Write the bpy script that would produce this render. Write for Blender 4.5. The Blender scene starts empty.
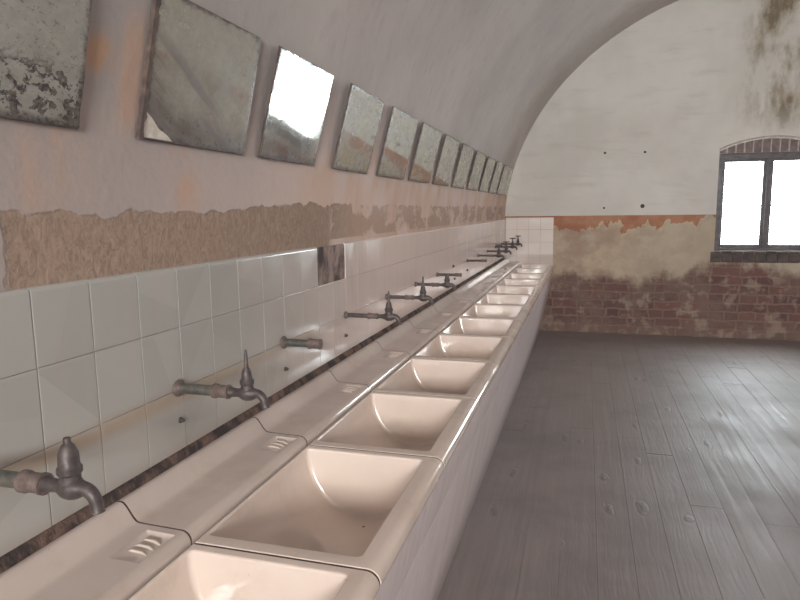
import bpy, bmesh, math, random
from mathutils import Vector, Matrix
from mathutils.geometry import tessellate_polygon
random.seed(7)
S = bpy.context.scene
COL = S.collection
PI = math.pi

# ------------------------------------------------------------------ constants (metres)
YE = 8.366          # end wall
YN = -5.6           # wall behind the camera
XR = 6.2            # right wall
UNIT = 0.6
Y0 = 0.509          # first basin unit starts here
NU = 13
TILE_TOP, ROW1, ROW2, TILE_BOT = 1.452, 1.294, 1.131, 0.969

# ------------------------------------------------------------------ mesh helpers
class MB:
    def __init__(self):
        self.v = []; self.f = []; self.m = []
    def add(self, vs, fs, mi=0):
        o = len(self.v)
        self.v += [tuple(p) for p in vs]
        for f in fs:
            self.f.append(tuple(i + o for i in f)); self.m.append(mi)
    def box(self, a, b, mi=0):
        x0, y0, z0 = a; x1, y1, z1 = b
        self.add([(x0,y0,z0),(x1,y0,z0),(x1,y1,z0),(x0,y1,z0),(x0,y0,z1),(x1,y0,z1),(x1,y1,z1),(x0,y1,z1)],
                 [(0,3,2,1),(4,5,6,7),(0,1,5,4),(1,2,6,5),(2,3,7,6),(3,0,4,7)], mi)
    def bbox(self, a, b, e=0.004, mi=0):
        """box with chamfered edges"""
        bm = bmesh.new()
        bmesh.ops.create_cube(bm, size=1)
        for v in bm.verts:
            v.co = Vector([(a[i]+b[i])/2 + v.co[i]*(b[i]-a[i]) for i in range(3)])
        bmesh.ops.bevel(bm, geom=list(bm.edges), offset=e, segments=2, affect='EDGES', profile=0.5)
        self.bm(bm, mi)
    def bm(self, bm, mi=0):
        bm.verts.ensure_lookup_table(); bm.verts.index_update()
        self.add([v.co[:] for v in bm.verts], [[v.index for v in f.verts] for f in bm.faces], mi)
        bm.free()
    def prism(self, prof, y0, y1, caps=True, mi=0, closed=True):
        """profile of (x, z) points swept along y"""
        n = len(prof)
        vs = [(x, y0, z) for x, z in prof] + [(x, y1, z) for x, z in prof]
        fs = []
        for i in range(n if closed else n-1):
            j = (i+1) % n
            fs.append((i, j, n+j, n+i))
        if caps and closed:
            fs.append(tuple(range(n-1, -1, -1))); fs.append(tuple(range(n, 2*n)))
        self.add(vs, fs, mi)
    def tube(self, path, radii, n=14, mi=0, caps=True):
        """round tube along a list of points"""
        P = [Vector(p) for p in path]
        if not hasattr(radii, '__len__'): radii = [radii]*len(P)
        rings = []
        up = None
        for i, p in enumerate(P):
            a = P[max(i-1, 0)]; b = P[min(i+1, len(P)-1)]
            t = b - a
            if t.length < 1e-9: t = Vector((1, 0, 0))
            t.normalize()
            if up is None:
                up = Vector((0, 1, 0)) if abs(t.y) < 0.9 else Vector((0, 0, 1))
            u = (up - t*up.dot(t)).normalized(); w = t.cross(u)
            up = u
            rings.append([p + (u*math.cos(2*PI*k/n) + w*math.sin(2*PI*k/n))*radii[i] for k in range(n)])
        vs = [q for r in rings for q in r]; fs = []
        for i in range(len(P)-1):
            for k in range(n):
                k2 = (k+1) % n
                fs.append((i*n+k, (i+1)*n+k, (i+1)*n+k2, i*n+k2))
        if caps:
            fs.append(tuple(range(n))); fs.append(tuple((len(P)-1)*n + k for k in range(n-1, -1, -1)))
        self.add(vs, fs, mi)
    def build(self, name, mats, parent=None, smooth=35, merge=0.00001):
        me = bpy.data.meshes.new(name)
        me.from_pydata(self.v, [], self.f)
        if not isinstance(mats, (list, tuple)): mats = [mats]
        for m in mats: me.materials.append(m)
        for p, mi in zip(me.polygons, self.m): p.material_index = mi
        bm = bmesh.new(); bm.from_mesh(me)
        bmesh.ops.remove_doubles(bm, verts=bm.verts, dist=merge)
        bmesh.ops.recalc_face_normals(bm, faces=bm.faces)
        bm.to_mesh(me); bm.free()
        if smooth:
            me.shade_smooth(); me.set_sharp_from_angle(angle=math.radians(smooth))
        o = bpy.data.objects.new(name, me); COL.objects.link(o)
        if parent is not None: o.parent = parent
        return o

def tag(o, label, cat, group=None, kind=None):
    o['label'] = label; o['category'] = cat
    if group: o['group'] = group
    if kind: o['kind'] = kind
    return o
def struct(o, label=None, cat=None):
    o['kind'] = 'structure'
    if label: o['label'] = label
    if cat: o['category'] = cat
    return o
def empty(name, loc):
    o = bpy.data.objects.new(name, None); o.location = loc
    o.empty_display_size = 0.05; COL.objects.link(o); return o

# ------------------------------------------------------------------ node helper
class NT:
    def __init__(self, name):
        self.mat = bpy.data.materials.new(name); self.mat.use_nodes = True
        self.t = self.mat.node_tree; self.t.nodes.clear()
        self.out = self.t.nodes.new('ShaderNodeOutputMaterial')
    def n(self, typ, **kw):
        nd = self.t.nodes.new(typ)
        for k, v in kw.items(): setattr(nd, k, v)
        return nd
    def set(self, sock, val):
        if isinstance(val, bpy.types.NodeSocket): self.t.links.new(val, sock)
        else:
            if sock.type == 'RGBA' and len(val) == 3: val = (*val, 1)
            sock.default_value = val
    def pos(self):
        return self.n('ShaderNodeTexCoord').outputs['Object']
    def gen(self):
        return self.n('ShaderNodeTexCoord').outputs['Generated']
    def rnd(self):
        return self.n('ShaderNodeObjectInfo').outputs['Random']
    def xyz(self, v):
        s = self.n('ShaderNodeSeparateXYZ'); self.set(s.inputs[0], v); return s.outputs
    def comb(self, x, y, z):
        c = self.n('ShaderNodeCombineXYZ')
        for i, q in enumerate((x, y, z)): self.set(c.inputs[i], q)
        return c.outputs[0]
    def scale(self, v, s, off=(0, 0, 0)):
        m = self.n('ShaderNodeMapping'); self.set(m.inputs['Vector'], v)
        m.inputs['Scale'].default_value = s; m.inputs['Location'].default_value = off
        return m.outputs[0]
    def vadd(self, a, b):
        m = self.n('ShaderNodeVectorMath', operation='ADD'); self.set(m.inputs[0], a); self.set(m.inputs[1], b); return m.outputs[0]
    def noise(self, v, s, d=4, r=0.55, dist=0):
        nd = self.n('ShaderNodeTexNoise'); self.set(nd.inputs['Vector'], v)
        nd.inputs['Scale'].default_value = s; nd.inputs['Detail'].default_value = d
        nd.inputs['Roughness'].default_value = r; nd.inputs['Distortion'].default_value = dist
        return nd.outputs[0]
    def white(self, v):
        nd = self.n('ShaderNodeTexWhiteNoise', noise_dimensions='3D'); self.set(nd.inputs['Vector'], v); return nd.outputs['Value']
    def voro(self, v, s, feat='F1'):
        nd = self.n('ShaderNodeTexVoronoi', feature=feat); self.set(nd.inputs['Vector'], v); nd.inputs['Scale'].default_value = s
        return nd.outputs['Distance']
    def m(self, op, a, b=0.0, c=0.0, clamp=False):
        nd = self.n('ShaderNodeMath', operation=op, use_clamp=clamp)
        self.set(nd.inputs[0], a); self.set(nd.inputs[1], b)
        if op in ('MULTIPLY_ADD',): self.set(nd.inputs[2], c)
        return nd.outputs[0]
    def step(self, v, lo, hi):
        """smooth 0..1 between lo and hi (lo may be > hi)"""
        nd = self.n('ShaderNodeMapRange', interpolation_type='SMOOTHSTEP')
        self.set(nd.inputs['Value'], v)
        if lo < hi:
            nd.inputs['From Min'].default_value = lo; nd.inputs['From Max'].default_value = hi
            nd.inputs['To Min'].default_value = 0; nd.inputs['To Max'].default_value = 1
        else:
            nd.inputs['From Min'].default_value = hi; nd.inputs['From Max'].default_value = lo
            nd.inputs['To Min'].default_value = 1; nd.inputs['To Max'].default_value = 0
        return nd.outputs[0]
    def mix(self, f, a, b):
        nd = self.n('ShaderNodeMix', data_type='RGBA')
        self.set(nd.inputs[0], f); self.set(nd.inputs[6], a); self.set(nd.inputs[7], b)
        return nd.outputs[2]
    def fmix(self, f, a, b):
        nd = self.n('ShaderNodeMix', data_type='FLOAT')
        self.set(nd.inputs[0], f); self.set(nd.inputs[2], a); self.set(nd.inputs[3], b)
        return nd.outputs[0]
    def bump(self, h, strength=0.3, dist=0.01):
        nd = self.n('ShaderNodeBump'); nd.inputs['Strength'].default_value = strength
        nd.inputs['Distance'].default_value = dist; self.set(nd.inputs['Height'], h); return nd.outputs[0]
    def bsdf(self, color, rough=0.6, normal=None, metal=0.0, spec=0.5, coat=0.0, coat_rough=0.05):
        b = self.n('ShaderNodeBsdfPrincipled')
        self.set(b.inputs['Base Color'], color); self.set(b.inputs['Roughness'], rough)
        self.set(b.inputs['Metallic'], metal); self.set(b.inputs['Specular IOR Level'], spec)
        self.set(b.inputs['Coat Weight'], coat); self.set(b.inputs['Coat Roughness'], coat_rough)
        if normal is not None: self.set(b.inputs['Normal'], normal)
        return b.outputs[0]
    def done(self, sh):
        self.t.links.new(sh, self.out.inputs['Surface']); return self.mat


# ------------------------------------------------------------------ materials
def mat_plaster():
    """limewashed vault and side walls, with the torn strip above the tiles and rust stains under the mirrors"""
    t = NT('plaster'); p = t.pos(); x, y, z = t.xyz(p)
    n1 = t.noise(p, 1.1, 5); n2 = t.noise(t.scale(p, (3, 3, 1)), 6, 5); n3 = t.noise(p, 45, 3)
    col = t.mix(t.step(n1, 0.3, 0.7), (0.54, 0.50, 0.475), (0.66, 0.615, 0.585))
    col = t.mix(t.m('MULTIPLY', t.step(n2, 0.5, 0.75), 0.35), col, (0.42, 0.36, 0.33))
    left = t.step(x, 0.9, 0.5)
    col = t.mix(t.m('MULTIPLY', t.m('MULTIPLY', left, t.step(y, 3.0, 0.9)), t.fmix(t.step(z, 2.5, 1.9), 0.15, 0.85)), col, (0.235, 0.215, 0.2))  # near left plaster darkened: greyish dirt plus the dim light there, painted in
    # pink staining plus a rosy lens cast painted into the lower wall, stronger farther
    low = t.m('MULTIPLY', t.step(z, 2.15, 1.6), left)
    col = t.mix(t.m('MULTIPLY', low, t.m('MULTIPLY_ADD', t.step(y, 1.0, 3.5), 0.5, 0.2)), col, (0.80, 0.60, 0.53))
    # rust and ochre stains between and under the mirrors
    st = t.noise(t.scale(p, (2.6, 2.6, 1.1)), 1.7, 4, 0.6, 0.4)
    stain = t.m('MULTIPLY', t.step(st, 0.52, 0.72), t.m('MULTIPLY', t.m('MULTIPLY', t.step(z, 2.12, 1.9), t.step(z, 1.52, 1.68)), left))
    col = t.mix(t.m('MULTIPLY', stain, 0.55), col, (0.55, 0.31, 0.17))
    och = t.m('MULTIPLY', t.m('MULTIPLY', t.step(y, 1.7, 2.6), left), t.m('MULTIPLY', t.step(z, 1.82, 1.72), t.step(t.noise(t.scale(p, (2, 2.2, 1.0)), 1.5, 5, 0.6), 0.40, 0.62)))
    col = t.mix(t.m('MULTIPLY', och, 0.6), col, (0.62, 0.41, 0.26))
    dr = t.n('ShaderNodeVectorMath', operation='DISTANCE'); t.set(dr.inputs[0], t.vadd(p, t.comb(0, t.m('MULTIPLY', t.m('SUBTRACT', n2, 0.5), 0.15), t.m('MULTIPLY', t.m('SUBTRACT', n1, 0.5), 0.12)))); dr.inputs[1].default_value = (0.07, 1.125, 1.90)
    col = t.mix(t.m('MULTIPLY', t.step(dr.outputs['Value'], 0.06, 0.025), 0.7), col, (0.5, 0.27, 0.13))
    dn = t.m('MULTIPLY', t.step(t.m('ABSOLUTE', t.m('SUBTRACT', y, t.m('MULTIPLY_ADD', n1, 0.06, 1.19))), 0.05, 0.015), t.m('MULTIPLY', t.step(z, 1.74, 1.82), t.step(z, 2.05, 1.95)))
    col = t.mix(t.m('MULTIPLY', t.m('MULTIPLY', dn, left), 0.5), col, (0.55, 0.33, 0.2))
    # torn strip of bare brown render just above the tiles
    rag = t.noise(t.scale(p, (9, 9, 5)), 1.0, 5, 0.6)
    patch = t.noise(t.scale(p, (1, 2.6, 5.0)), 1.0, 6, 0.62)
    top = t.m('ADD', t.m('ADD', t.m('MULTIPLY_ADD', rag, 0.07, 1.515), t.m('MULTIPLY', t.noise(t.scale(p, (1, 3.5, 1)), 1.0, 3), 0.07)), t.m('MULTIPLY', t.step(y, 0.9, 2.4), 0.03))
    s1 = t.step(t.m('SUBTRACT', top, z), -0.002, 0.004)
    yl = t.m('ADD', y, t.m('MULTIPLY_ADD', rag, -0.1, 0.05))
    full = t.m('MULTIPLY', t.step(yl, 0.895, 0.905), t.step(yl, 2.50, 2.42))
    far = t.m('MULTIPLY', t.step(yl, 2.3, 2.32), t.step(patch, 0.46, 0.51))
    far = t.m('MULTIPLY', far, t.step(z, 1.468, 1.475))
    strip = t.m('MULTIPLY', t.m('MULTIPLY', s1, t.m('MAXIMUM', full, far)), left)
    grit = t.noise(t.scale(p, (1, 60, 30)), 1.0, 9, 0.8, 1.2)
    bare = t.mix(t.step(grit, 0.36, 0.66), (0.25, 0.175, 0.125), (0.44, 0.32, 0.235))
    faint = t.m('MULTIPLY', t.m('MULTIPLY', t.step(y, 2.2, 3.2), t.step(z, 1.62, 1.5)), t.m('MULTIPLY', left, t.step(patch, 0.35, 0.55)))
    col = t.mix(t.m('MULTIPLY', faint, 0.5), col, (0.5, 0.32, 0.22))
    bare = t.mix(t.m('MULTIPLY', t.step(y, 2.3, 3.0), 0.6), bare, (0.46, 0.30, 0.21))
    col = t.mix(t.m('MULTIPLY', strip, t.fmix(t.step(y, 2.3, 2.9), 1.0, 0.6)), col, bare)
    h = t.m('ADD', t.m('MULTIPLY', n3, 0.25), t.m('MULTIPLY', t.noise(p, 8, 4), 0.5))
    h = t.m('ADD', t.m('MULTIPLY', h, t.m('SUBTRACT', 1.0, strip)), t.m('MULTIPLY', t.m('SUBTRACT', t.m('MULTIPLY', grit, 1.4), 1.2), strip))
    return t.done(t.bsdf(col, 0.85, t.bump(h, 0.45, 0.012), spec=0.25))

def mat_endwall():
    t = NT('end_wall_render'); p = t.pos(); x, y, z = t.xyz(p)
    n1 = t.noise(p, 0.9, 5); n2 = t.noise(p, 4, 6); n3 = t.noise(p, 30, 4)
    # limewash
    wash = t.mix(t.step(n1, 0.35, 0.65), (0.62, 0.60, 0.55), (0.73, 0.71, 0.66))
    wash = t.mix(t.m('MULTIPLY', t.step(t.noise(t.scale(p, (1, 1, 5)), 2.2, 5), 0.5, 0.75), 0.3), wash, (0.45, 0.42, 0.36))
    mold = t.m('MULTIPLY', t.step(x, 2.45, 3.0), t.m('MULTIPLY', t.step(z, 2.2, 2.9), t.step(x, 3.9, 3.3)))
    md = t.noise(t.scale(p, (2.0, 2, 0.8)), 2.2, 6, 0.65)
    wash = t.mix(t.m('MULTIPLY', mold, t.step(md, 0.42, 0.66)), wash, (0.30, 0.25, 0.16))
    wash = t.mix(t.m('MULTIPLY', t.m('MULTIPLY', mold, t.step(md, 0.6, 0.68)), 0.7), wash, (0.14, 0.11, 0.07))
    # tan render
    tan = t.mix(t.step(n2, 0.35, 0.7), (0.42, 0.31, 0.22), (0.56, 0.46, 0.335))
    tan = t.mix(t.step(t.noise(t.scale(p, (1, 1, 1.7)), 3.1, 5), 0.55, 0.66), tan, (0.50, 0.43, 0.33))
    tan = t.mix(t.m('MULTIPLY', t.step(t.noise(p, 2.3, 6, 0.65), 0.5, 0.68), 0.6), tan, (0.30, 0.21, 0.15))
    tan = t.mix(t.m('MULTIPLY', t.step(x, 1.2, 1.9), 0.45), tan, (0.46, 0.42, 0.32))
    # ochre-red band
    redc = t.mix(t.step(n2, 0.4, 0.65), (0.36, 0.145, 0.07), (0.46, 0.23, 0.125))
    ragr = t.noise(t.scale(p, (3.2, 1, 1.6)), 2.0, 4, 0.6)
    lowr = t.m('ADD', t.m('MULTIPLY_ADD', ragr, -0.55, 1.62), t.m('MULTIPLY', t.step(x, 1.5, 2.4), 0.08))
    red = t.step(t.m('SUBTRACT', z, lowr), -0.003, 0.012)
    lowp = t.m('ADD', lowr, -0.035)
    pale = t.m('MULTIPLY', t.step(t.m('SUBTRACT', z, lowp), -0.003, 0.02), t.step(n2, 0.42, 0.55))
    body = t.mix(t.m('MULTIPLY', pale, 0.8), tan, (0.60, 0.47, 0.33))
    body = t.mix(red, body, redc)
    # brick
    bt = t.n('ShaderNodeTexBrick', offset=0.5, squash=0.55, squash_frequency=2)
    bv = t.comb(x, z, 0.0)
    bv = t.vadd(bv, t.comb(t.m('MULTIPLY', t.m('SUBTRACT', n2, 0.5), 0.10), t.m('MULTIPLY', t.m('SUBTRACT', t.noise(p, 6, 4), 0.5), 0.075), 0.0))
    t.set(bt.inputs['Vector'], bv)
    bt.inputs['Color1'].default_value = (0.10, 0.042, 0.034, 1); bt.inputs['Color2'].default_value = (0.185, 0.078, 0.056, 1)
    bt.inputs['Mortar'].default_value = (0.215, 0.135, 0.10, 1)
    bt.inputs['Scale'].default_value = 1.0; bt.inputs['Brick Width'].default_value = 0.31
    bt.inputs['Row Height'].default_value = 0.108; bt.inputs['Mortar Size'].default_value = 0.017
    bt.inputs['Mortar Smooth'].default_value = 0.8; bt.inputs['Bias'].default_value = -0.1
    brick = t.mix(t.m('MULTIPLY', t.step(t.noise(p, 3.3, 6, 0.65), 0.42, 0.64), 0.8), bt.outputs['Color'], (0.185, 0.12, 0.09))
    brick = t.mix(t.m('MULTIPLY', t.step(z, 0.25, 0.02), 0.5), brick, (0.19, 0.125, 0.09))
    ragb = t.m('ADD', t.m('MULTIPLY_ADD', t.noise(t.scale(p, (1.3, 1, 1)), 2.2, 5, 0.6), 0.65, 0.42), t.m('MULTIPLY', t.step(x, 1.9, 2.5), 0.14))
    isb = t.m('MULTIPLY', t.step(t.m('SUBTRACT', ragb, z), -0.05, 0.12), t.m('MULTIPLY_ADD', t.step(t.noise(p, 7, 5, 0.6), 0.64, 0.5), 0.35, 0.65))
    body = t.mix(isb, body, brick)
    up = t.step(z, 1.488, 1.493)
    col = t.mix(up, body, wash)
    h = t.m('ADD', t.m('MULTIPLY', t.m('MULTIPLY', bt.outputs['Fac'], -1.2), isb), t.m('MULTIPLY', n3, 0.35))
    h = t.m('ADD', h, t.m('ADD', t.m('MULTIPLY', n2, 0.5), t.m('MULTIPLY', t.m('SUBTRACT', 1.0, isb), 0.9)))
    h = t.m('ADD', h, t.m('MULTIPLY', up, 0.6))
    return t.done(t.bsdf(col, 0.85, t.bump(h, 0.6, 0.014), spec=0.25))

def mat_floor():
    t = NT('worn_floorboards'); p = t.pos(); x, y, z = t.xyz(p)
    bi = t.m('FLOOR', t.m('DIVIDE', t.m('ADD', x, 0.04), 0.163))
    br = t.white(t.comb(bi, 3.0, 1.0))
    v = t.vadd(p, t.comb(0.0, t.m('MULTIPLY', br, 37.0), t.m('MULTIPLY', br, 11.0)))
    grain = t.noise(t.scale(v, (34, 1.1, 1)), 1.0, 5, 0.6, 0.5)
    wv = t.n('ShaderNodeTexWave', wave_type='BANDS', bands_direction='X')
    warp = t.noise(t.scale(v, (4.5, 0.9, 1)), 1.0, 3)
    t.set(wv.inputs['Vector'], t.vadd(t.scale(v, (6, 0.12, 1)), t.comb(t.m('MULTIPLY', warp, 2.4), 0.0, 0.0)))
    wv.inputs['Scale'].default_value = 1.6; wv.inputs['Distortion'].default_value = 1.6; wv.inputs['Detail'].default_value = 2
    kv = t.vadd(t.scale(v, (6.1, 2.0, 1)), t.comb(t.m('MULTIPLY', t.m('SUBTRACT', t.noise(v, 9, 3), 0.5), 0.35), t.m('MULTIPLY', t.m('SUBTRACT', t.noise(v, 7, 3), 0.5), 0.5), 0.0))
    kd = t.voro(kv, 1.0)
    knot = t.step(kd, 0.16, 0.05)
    ring = t.m('MULTIPLY', t.m('SINE', t.m('MULTIPLY', kd, 60.0)), t.step(kd, 0.3, 0.08))
    blot = t.noise(p, 1.3, 6, 0.6)
    col = t.mix(br, (0.150, 0.115, 0.105), (0.182, 0.142, 0.130))
    col = t.mix(t.step(grain, 0.35, 0.7), col, (0.215, 0.18, 0.165))
    col = t.mix(t.m('MULTIPLY', t.step(blot, 0.42, 0.65), 0.6), col, (0.12, 0.098, 0.09))
    col = t.mix(t.m('MULTIPLY', knot, 0.6), col, (0.08, 0.06, 0.05))
    brown_tone = t.step(y, 7.4, 8.3)  # browner towards the end wall
    col = t.mix(t.m('MULTIPLY', brown_tone, 0.5), col, (0.17, 0.11, 0.075))
    rough = t.m('ADD', t.m('MULTIPLY_ADD', t.step(blot, 0.35, 0.7), 0.12, 0.42), t.m('MULTIPLY', t.m('SUBTRACT', grain, 0.3), 0.35))
    h = t.m('ADD', t.m('MULTIPLY', wv.outputs['Fac'], 0.16), t.m('ADD', t.m('MULTIPLY', grain, 0.9), t.m('MULTIPLY', ring, 0.4)))
    h = t.m('ADD', h, t.m('ADD', t.m('MULTIPLY', knot, 1.8), t.m('MULTIPLY', t.noise(t.scale(p, (3, 1, 1)), 3.0, 3), 0.35)))
    return t.done(t.bsdf(col, rough, t.bump(h, 0.42, 0.0045), spec=1.0))

def mat_tile(name='wall_tile_glaze', end=False):
    t = NT(name); p = t.pos(); x, y, z = t.xyz(p)
    cell = t.comb(t.m('FLOOR', t.m('DIVIDE', x, 0.15)), t.m('FLOOR', t.m('DIVIDE', t.m('SUBTRACT', y, 0.948), 0.15)), t.m('FLOOR', t.m('DIVIDE', z, 0.161)))
    r = t.white(cell)
    base = t.mix(r, (0.36, 0.36, 0.33), (0.41, 0.405, 0.375))
    pink = t.step(y, 1.4, 3.4)  # dim greyish near tiles, brighter rosy far ones: light painted into the glaze
    base = t.mix(t.m('MULTIPLY', pink, 0.75), base, (0.95, 0.85, 0.78) if end else (0.90, 0.735, 0.68))  # end-wall copy paler still, its brighter gleam put into the colour
    n = t.noise(t.scale(p, (1, 2, 9)), 1.4, 5)
    g = t.m('MULTIPLY', t.step(t.m('ABSOLUTE', t.m('SUBTRACT', z, t.m('MULTIPLY_ADD', n, 0.03, 1.098))), 0.034, 0.004), t.step(y, 3.2, 1.2))
    base = t.mix(t.m('MULTIPLY', g, 0.65), base, (0.36, 0.27, 0.18))
    streak = t.noise(t.scale(p, (1, 26, 1.2)), 1.0, 4)
    base = t.mix(t.m('MULTIPLY', t.step(streak, 0.52, 0.75), 0.22), base, (0.48, 0.38, 0.31))
    low = t.step(z, 1.01, 0.965)
    base = t.mix(t.m('MULTIPLY', low, 0.35), base, (0.30, 0.22, 0.16))
    rough = t.m('MULTIPLY_ADD', t.step(t.noise(p, 3.5, 5), 0.4, 0.7), 0.16, 0.1)
    h = t.noise(p, 9, 2)
    return t.done(t.bsdf(base, rough, t.bump(h, 0.12, 0.006), spec=0.5))

def mat_grout():
    t = NT('tile_bedding'); p = t.pos()
    n = t.noise(t.scale(p, (1, 7.0, 4.2)), 1.6, 5, 0.6)
    col = t.mix(t.step(n, 0.38, 0.6), (0.055, 0.04, 0.034), (0.33, 0.25, 0.22))
    return t.done(t.bsdf(col, 0.9, t.bump(t.noise(p, 40, 4), 0.6, 0.01), spec=0.2))

def mat_dirt():
    t = NT('dirty_mortar'); p = t.pos()
    n = t.noise(t.scale(p, (6, 9, 6)), 1.6, 6, 0.65)
    col = t.mix(t.step(n, 0.4, 0.62), (0.025, 0.018, 0.014), (0.17, 0.10, 0.07))
    return t.done(t.bsdf(col, 0.95, t.bump(n, 1.0, 0.02), spec=0.15))

def mat_ceramic(name, c1, c2, brown_tone=(0.40, 0.29, 0.19), amount=0.5):
    t = NT(name); p = t.pos(); x, y, z = t.xyz(p)
    q = t.vadd(p, t.comb(0.0, t.m('MULTIPLY', t.rnd(), 31.0), 0.0))
    col = t.mix(t.step(t.noise(q, 3.0, 4), 0.3, 0.7), c1, c2)
    d = t.m('MULTIPLY', t.step(t.noise(q, 5.0, 6, 0.62), 0.5, 0.72), amount)
    col = t.mix(d, col, brown_tone)  # dirt in random blotches
    col = t.mix(t.m('MULTIPLY', t.step(z, 0.0, -0.19), 0.35), col, brown_tone)  # browner towards the bottom of the bowl
    sp = t.step(t.voro(q, 22), 0.05, 0.02)
    col = t.mix(t.m('MULTIPLY', sp, 0.35), col, (0.2, 0.13, 0.08))
    rough = t.m('MULTIPLY_ADD', t.step(t.noise(q, 6, 4), 0.4, 0.7), 0.16, 0.07)
    return t.done(t.bsdf(col, rough, t.bump(t.noise(q, 14, 2), 0.04, 0.005), spec=0.75))

def mat_plinth():
    t = NT('whitewashed_plinth'); p = t.n('ShaderNodeNewGeometry').outputs['Position']; x, y, z = t.xyz(p)
    st = t.noise(t.scale(p, (1, 5, 1.6)), 1.6, 6, 0.65)
    col = t.mix(t.step(st, 0.3, 0.7), (0.63, 0.55, 0.545), (0.75, 0.675, 0.665))
    col = t.mix(t.m('MULTIPLY', t.step(z, 0.3, 0.0), 0.7), col, (0.24, 0.19, 0.17))  # darker shading at the foot painted into the colour
    spk = t.step(t.noise(t.scale(p, (1, 1, 0.6)), 26, 3), 0.62, 0.7)
    col = t.mix(t.m('MULTIPLY', spk, 0.25), col, (0.3, 0.23, 0.2))
    return t.done(t.bsdf(col, 0.38, t.bump(t.noise(p, 12, 4), 0.15, 0.01), spec=0.45))

def mat_metal(name, c1, c2, rough=0.5, metal=0.6):
    t = NT(name); p = t.pos()
    q = t.vadd(p, t.comb(t.m('MULTIPLY', t.rnd(), 9.0), 0.0, 0.0))
    n = t.noise(q, 55, 5, 0.65)
    col = t.mix(t.step(n, 0.35, 0.65), c1, c2)
    return t.done(t.bsdf(col, rough, t.bump(n, 0.35, 0.003), metal=metal, spec=0.4))

def mat_mirror(name, damage=0.0, tint=(0.74, 0.75, 0.68), rough=0.03):
    t = NT(name); g = t.gen(); gx, gy, gz = t.xyz(g)
    p = t.vadd(g, t.comb(t.m('MULTIPLY', t.rnd(), 17.0), t.m('MULTIPLY', t.rnd(), 5.0), 0.0))
    n1 = t.noise(p, 3.0, 6, 0.65); n2 = t.noise(p, 14, 5, 0.65); n3 = t.noise(p, 46, 3, 0.6)
    ed = t.m('MINIMUM', t.m('MINIMUM', gy, t.m('SUBTRACT', 1.0, gy)), t.m('MINIMUM', t.m('MULTIPLY', gz, 0.8), t.m('SUBTRACT', 1.0, gz)))
    ed = t.m('ADD', ed, t.m('MULTIPLY', t.m('SUBTRACT', n2, 0.5), 0.12))
    edge = t.step(ed, 0.045, 0.0)
    low = t.m('ADD', gz, t.m('MULTIPLY', t.m('SUBTRACT', n2, 0.5), 0.45))
    spots = t.m('MULTIPLY', t.step(n2, 0.56, 0.62), t.step(low, 0.36, 0.12))
    if damage > 0.5:
        spots = t.m('MAXIMUM', spots, t.m('MULTIPLY', t.step(n3, 0.60, 0.66), 0.8))
        spots = t.m('MAXIMUM', spots, t.m('MULTIPLY', t.step(n2, 0.5, 0.53), t.step(low, 0.42, 0.3)))
    haze = t.m('MULTIPLY_ADD', t.step(n1, 0.35, 0.72), 0.32, 0.18 + 0.25*damage)
    gl = t.n('ShaderNodeBsdfGlossy'); t.set(gl.inputs['Color'], t.mix(t.step(n1, 0.4, 0.7), tint, tuple(c*0.8 for c in tint)))
    t.set(gl.inputs['Roughness'], t.m('MULTIPLY_ADD', n1, 0.03, rough))
    t.set(gl.inputs['Normal'], t.bump(t.noise(p, 2.2, 2), 0.02, 0.02))
    dcol = t.mix(n2, (0.30, 0.29, 0.25), (0.42, 0.41, 0.36))
    if 0.1 < damage < 0.5:
        dg = t.comb(0.0, t.m('ADD', t.m('MULTIPLY', gz, 1.0), t.m('MULTIPLY', gy, 0.7)), t.m('MULTIPLY', gy, 0.25))
        sk = t.m('MULTIPLY', t.step(t.noise(dg, 6.5, 4, 0.6), 0.42, 0.6), t.step(t.m('ADD', gz, t.m('MULTIPLY', gy, 0.45)), 0.95, 0.6))
        dcol = t.mix(sk, dcol, (0.10, 0.075, 0.06)); haze = t.m('ADD', haze, t.m('MULTIPLY', sk, 0.45), clamp=True)  # brown diagonal bands painted on for the end wall's reflection
    df = t.bsdf(dcol, 0.35)
    dk = t.bsdf(t.mix(t.step(n3, 0.4, 0.6), (0.03, 0.028, 0.024), (0.10, 0.08, 0.06)), 0.25)
    a = t.n('ShaderNodeMixShader'); t.set(a.inputs[0], haze); t.set(a.inputs[1], gl.outputs[0]); t.set(a.inputs[2], df)
    b = t.n('ShaderNodeMixShader'); t.set(b.inputs[0], t.m('MAXIMUM', edge, spots)); t.set(b.inputs[1], a.outputs[0]); t.set(b.inputs[2], dk)
    return t.done(b.outputs[0])

def mat_plain(name, c1, c2, scale=20, rough=0.7, bump=0.2):
    t = NT(name); p = t.pos(); n = t.noise(p, scale, 5)
    return t.done(t.bsdf(t.mix(t.step(n, 0.35, 0.65), c1, c2), rough, t.bump(n, bump, 0.006), spec=0.3))

def mat_glass():
    t = NT('window_glass'); p = t.pos()
    tr = t.n('ShaderNodeBsdfTransparent'); tr.inputs[0].default_value = (0.95, 0.97, 0.97, 1)
    gl = t.n('ShaderNodeBsdfGlossy'); gl.inputs['Roughness'].default_value = 0.03
    t.set(gl.inputs['Color'], t.mix(t.noise(p, 5), (0.9, 0.9, 0.9), (1, 1, 1)))
    mx = t.n('ShaderNodeMixShader'); mx.inputs[0].default_value = 0.06
    t.set(mx.inputs[1], tr.outputs[0]); t.set(mx.inputs[2], gl.outputs[0])
    return t.done(mx.outputs[0])

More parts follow.
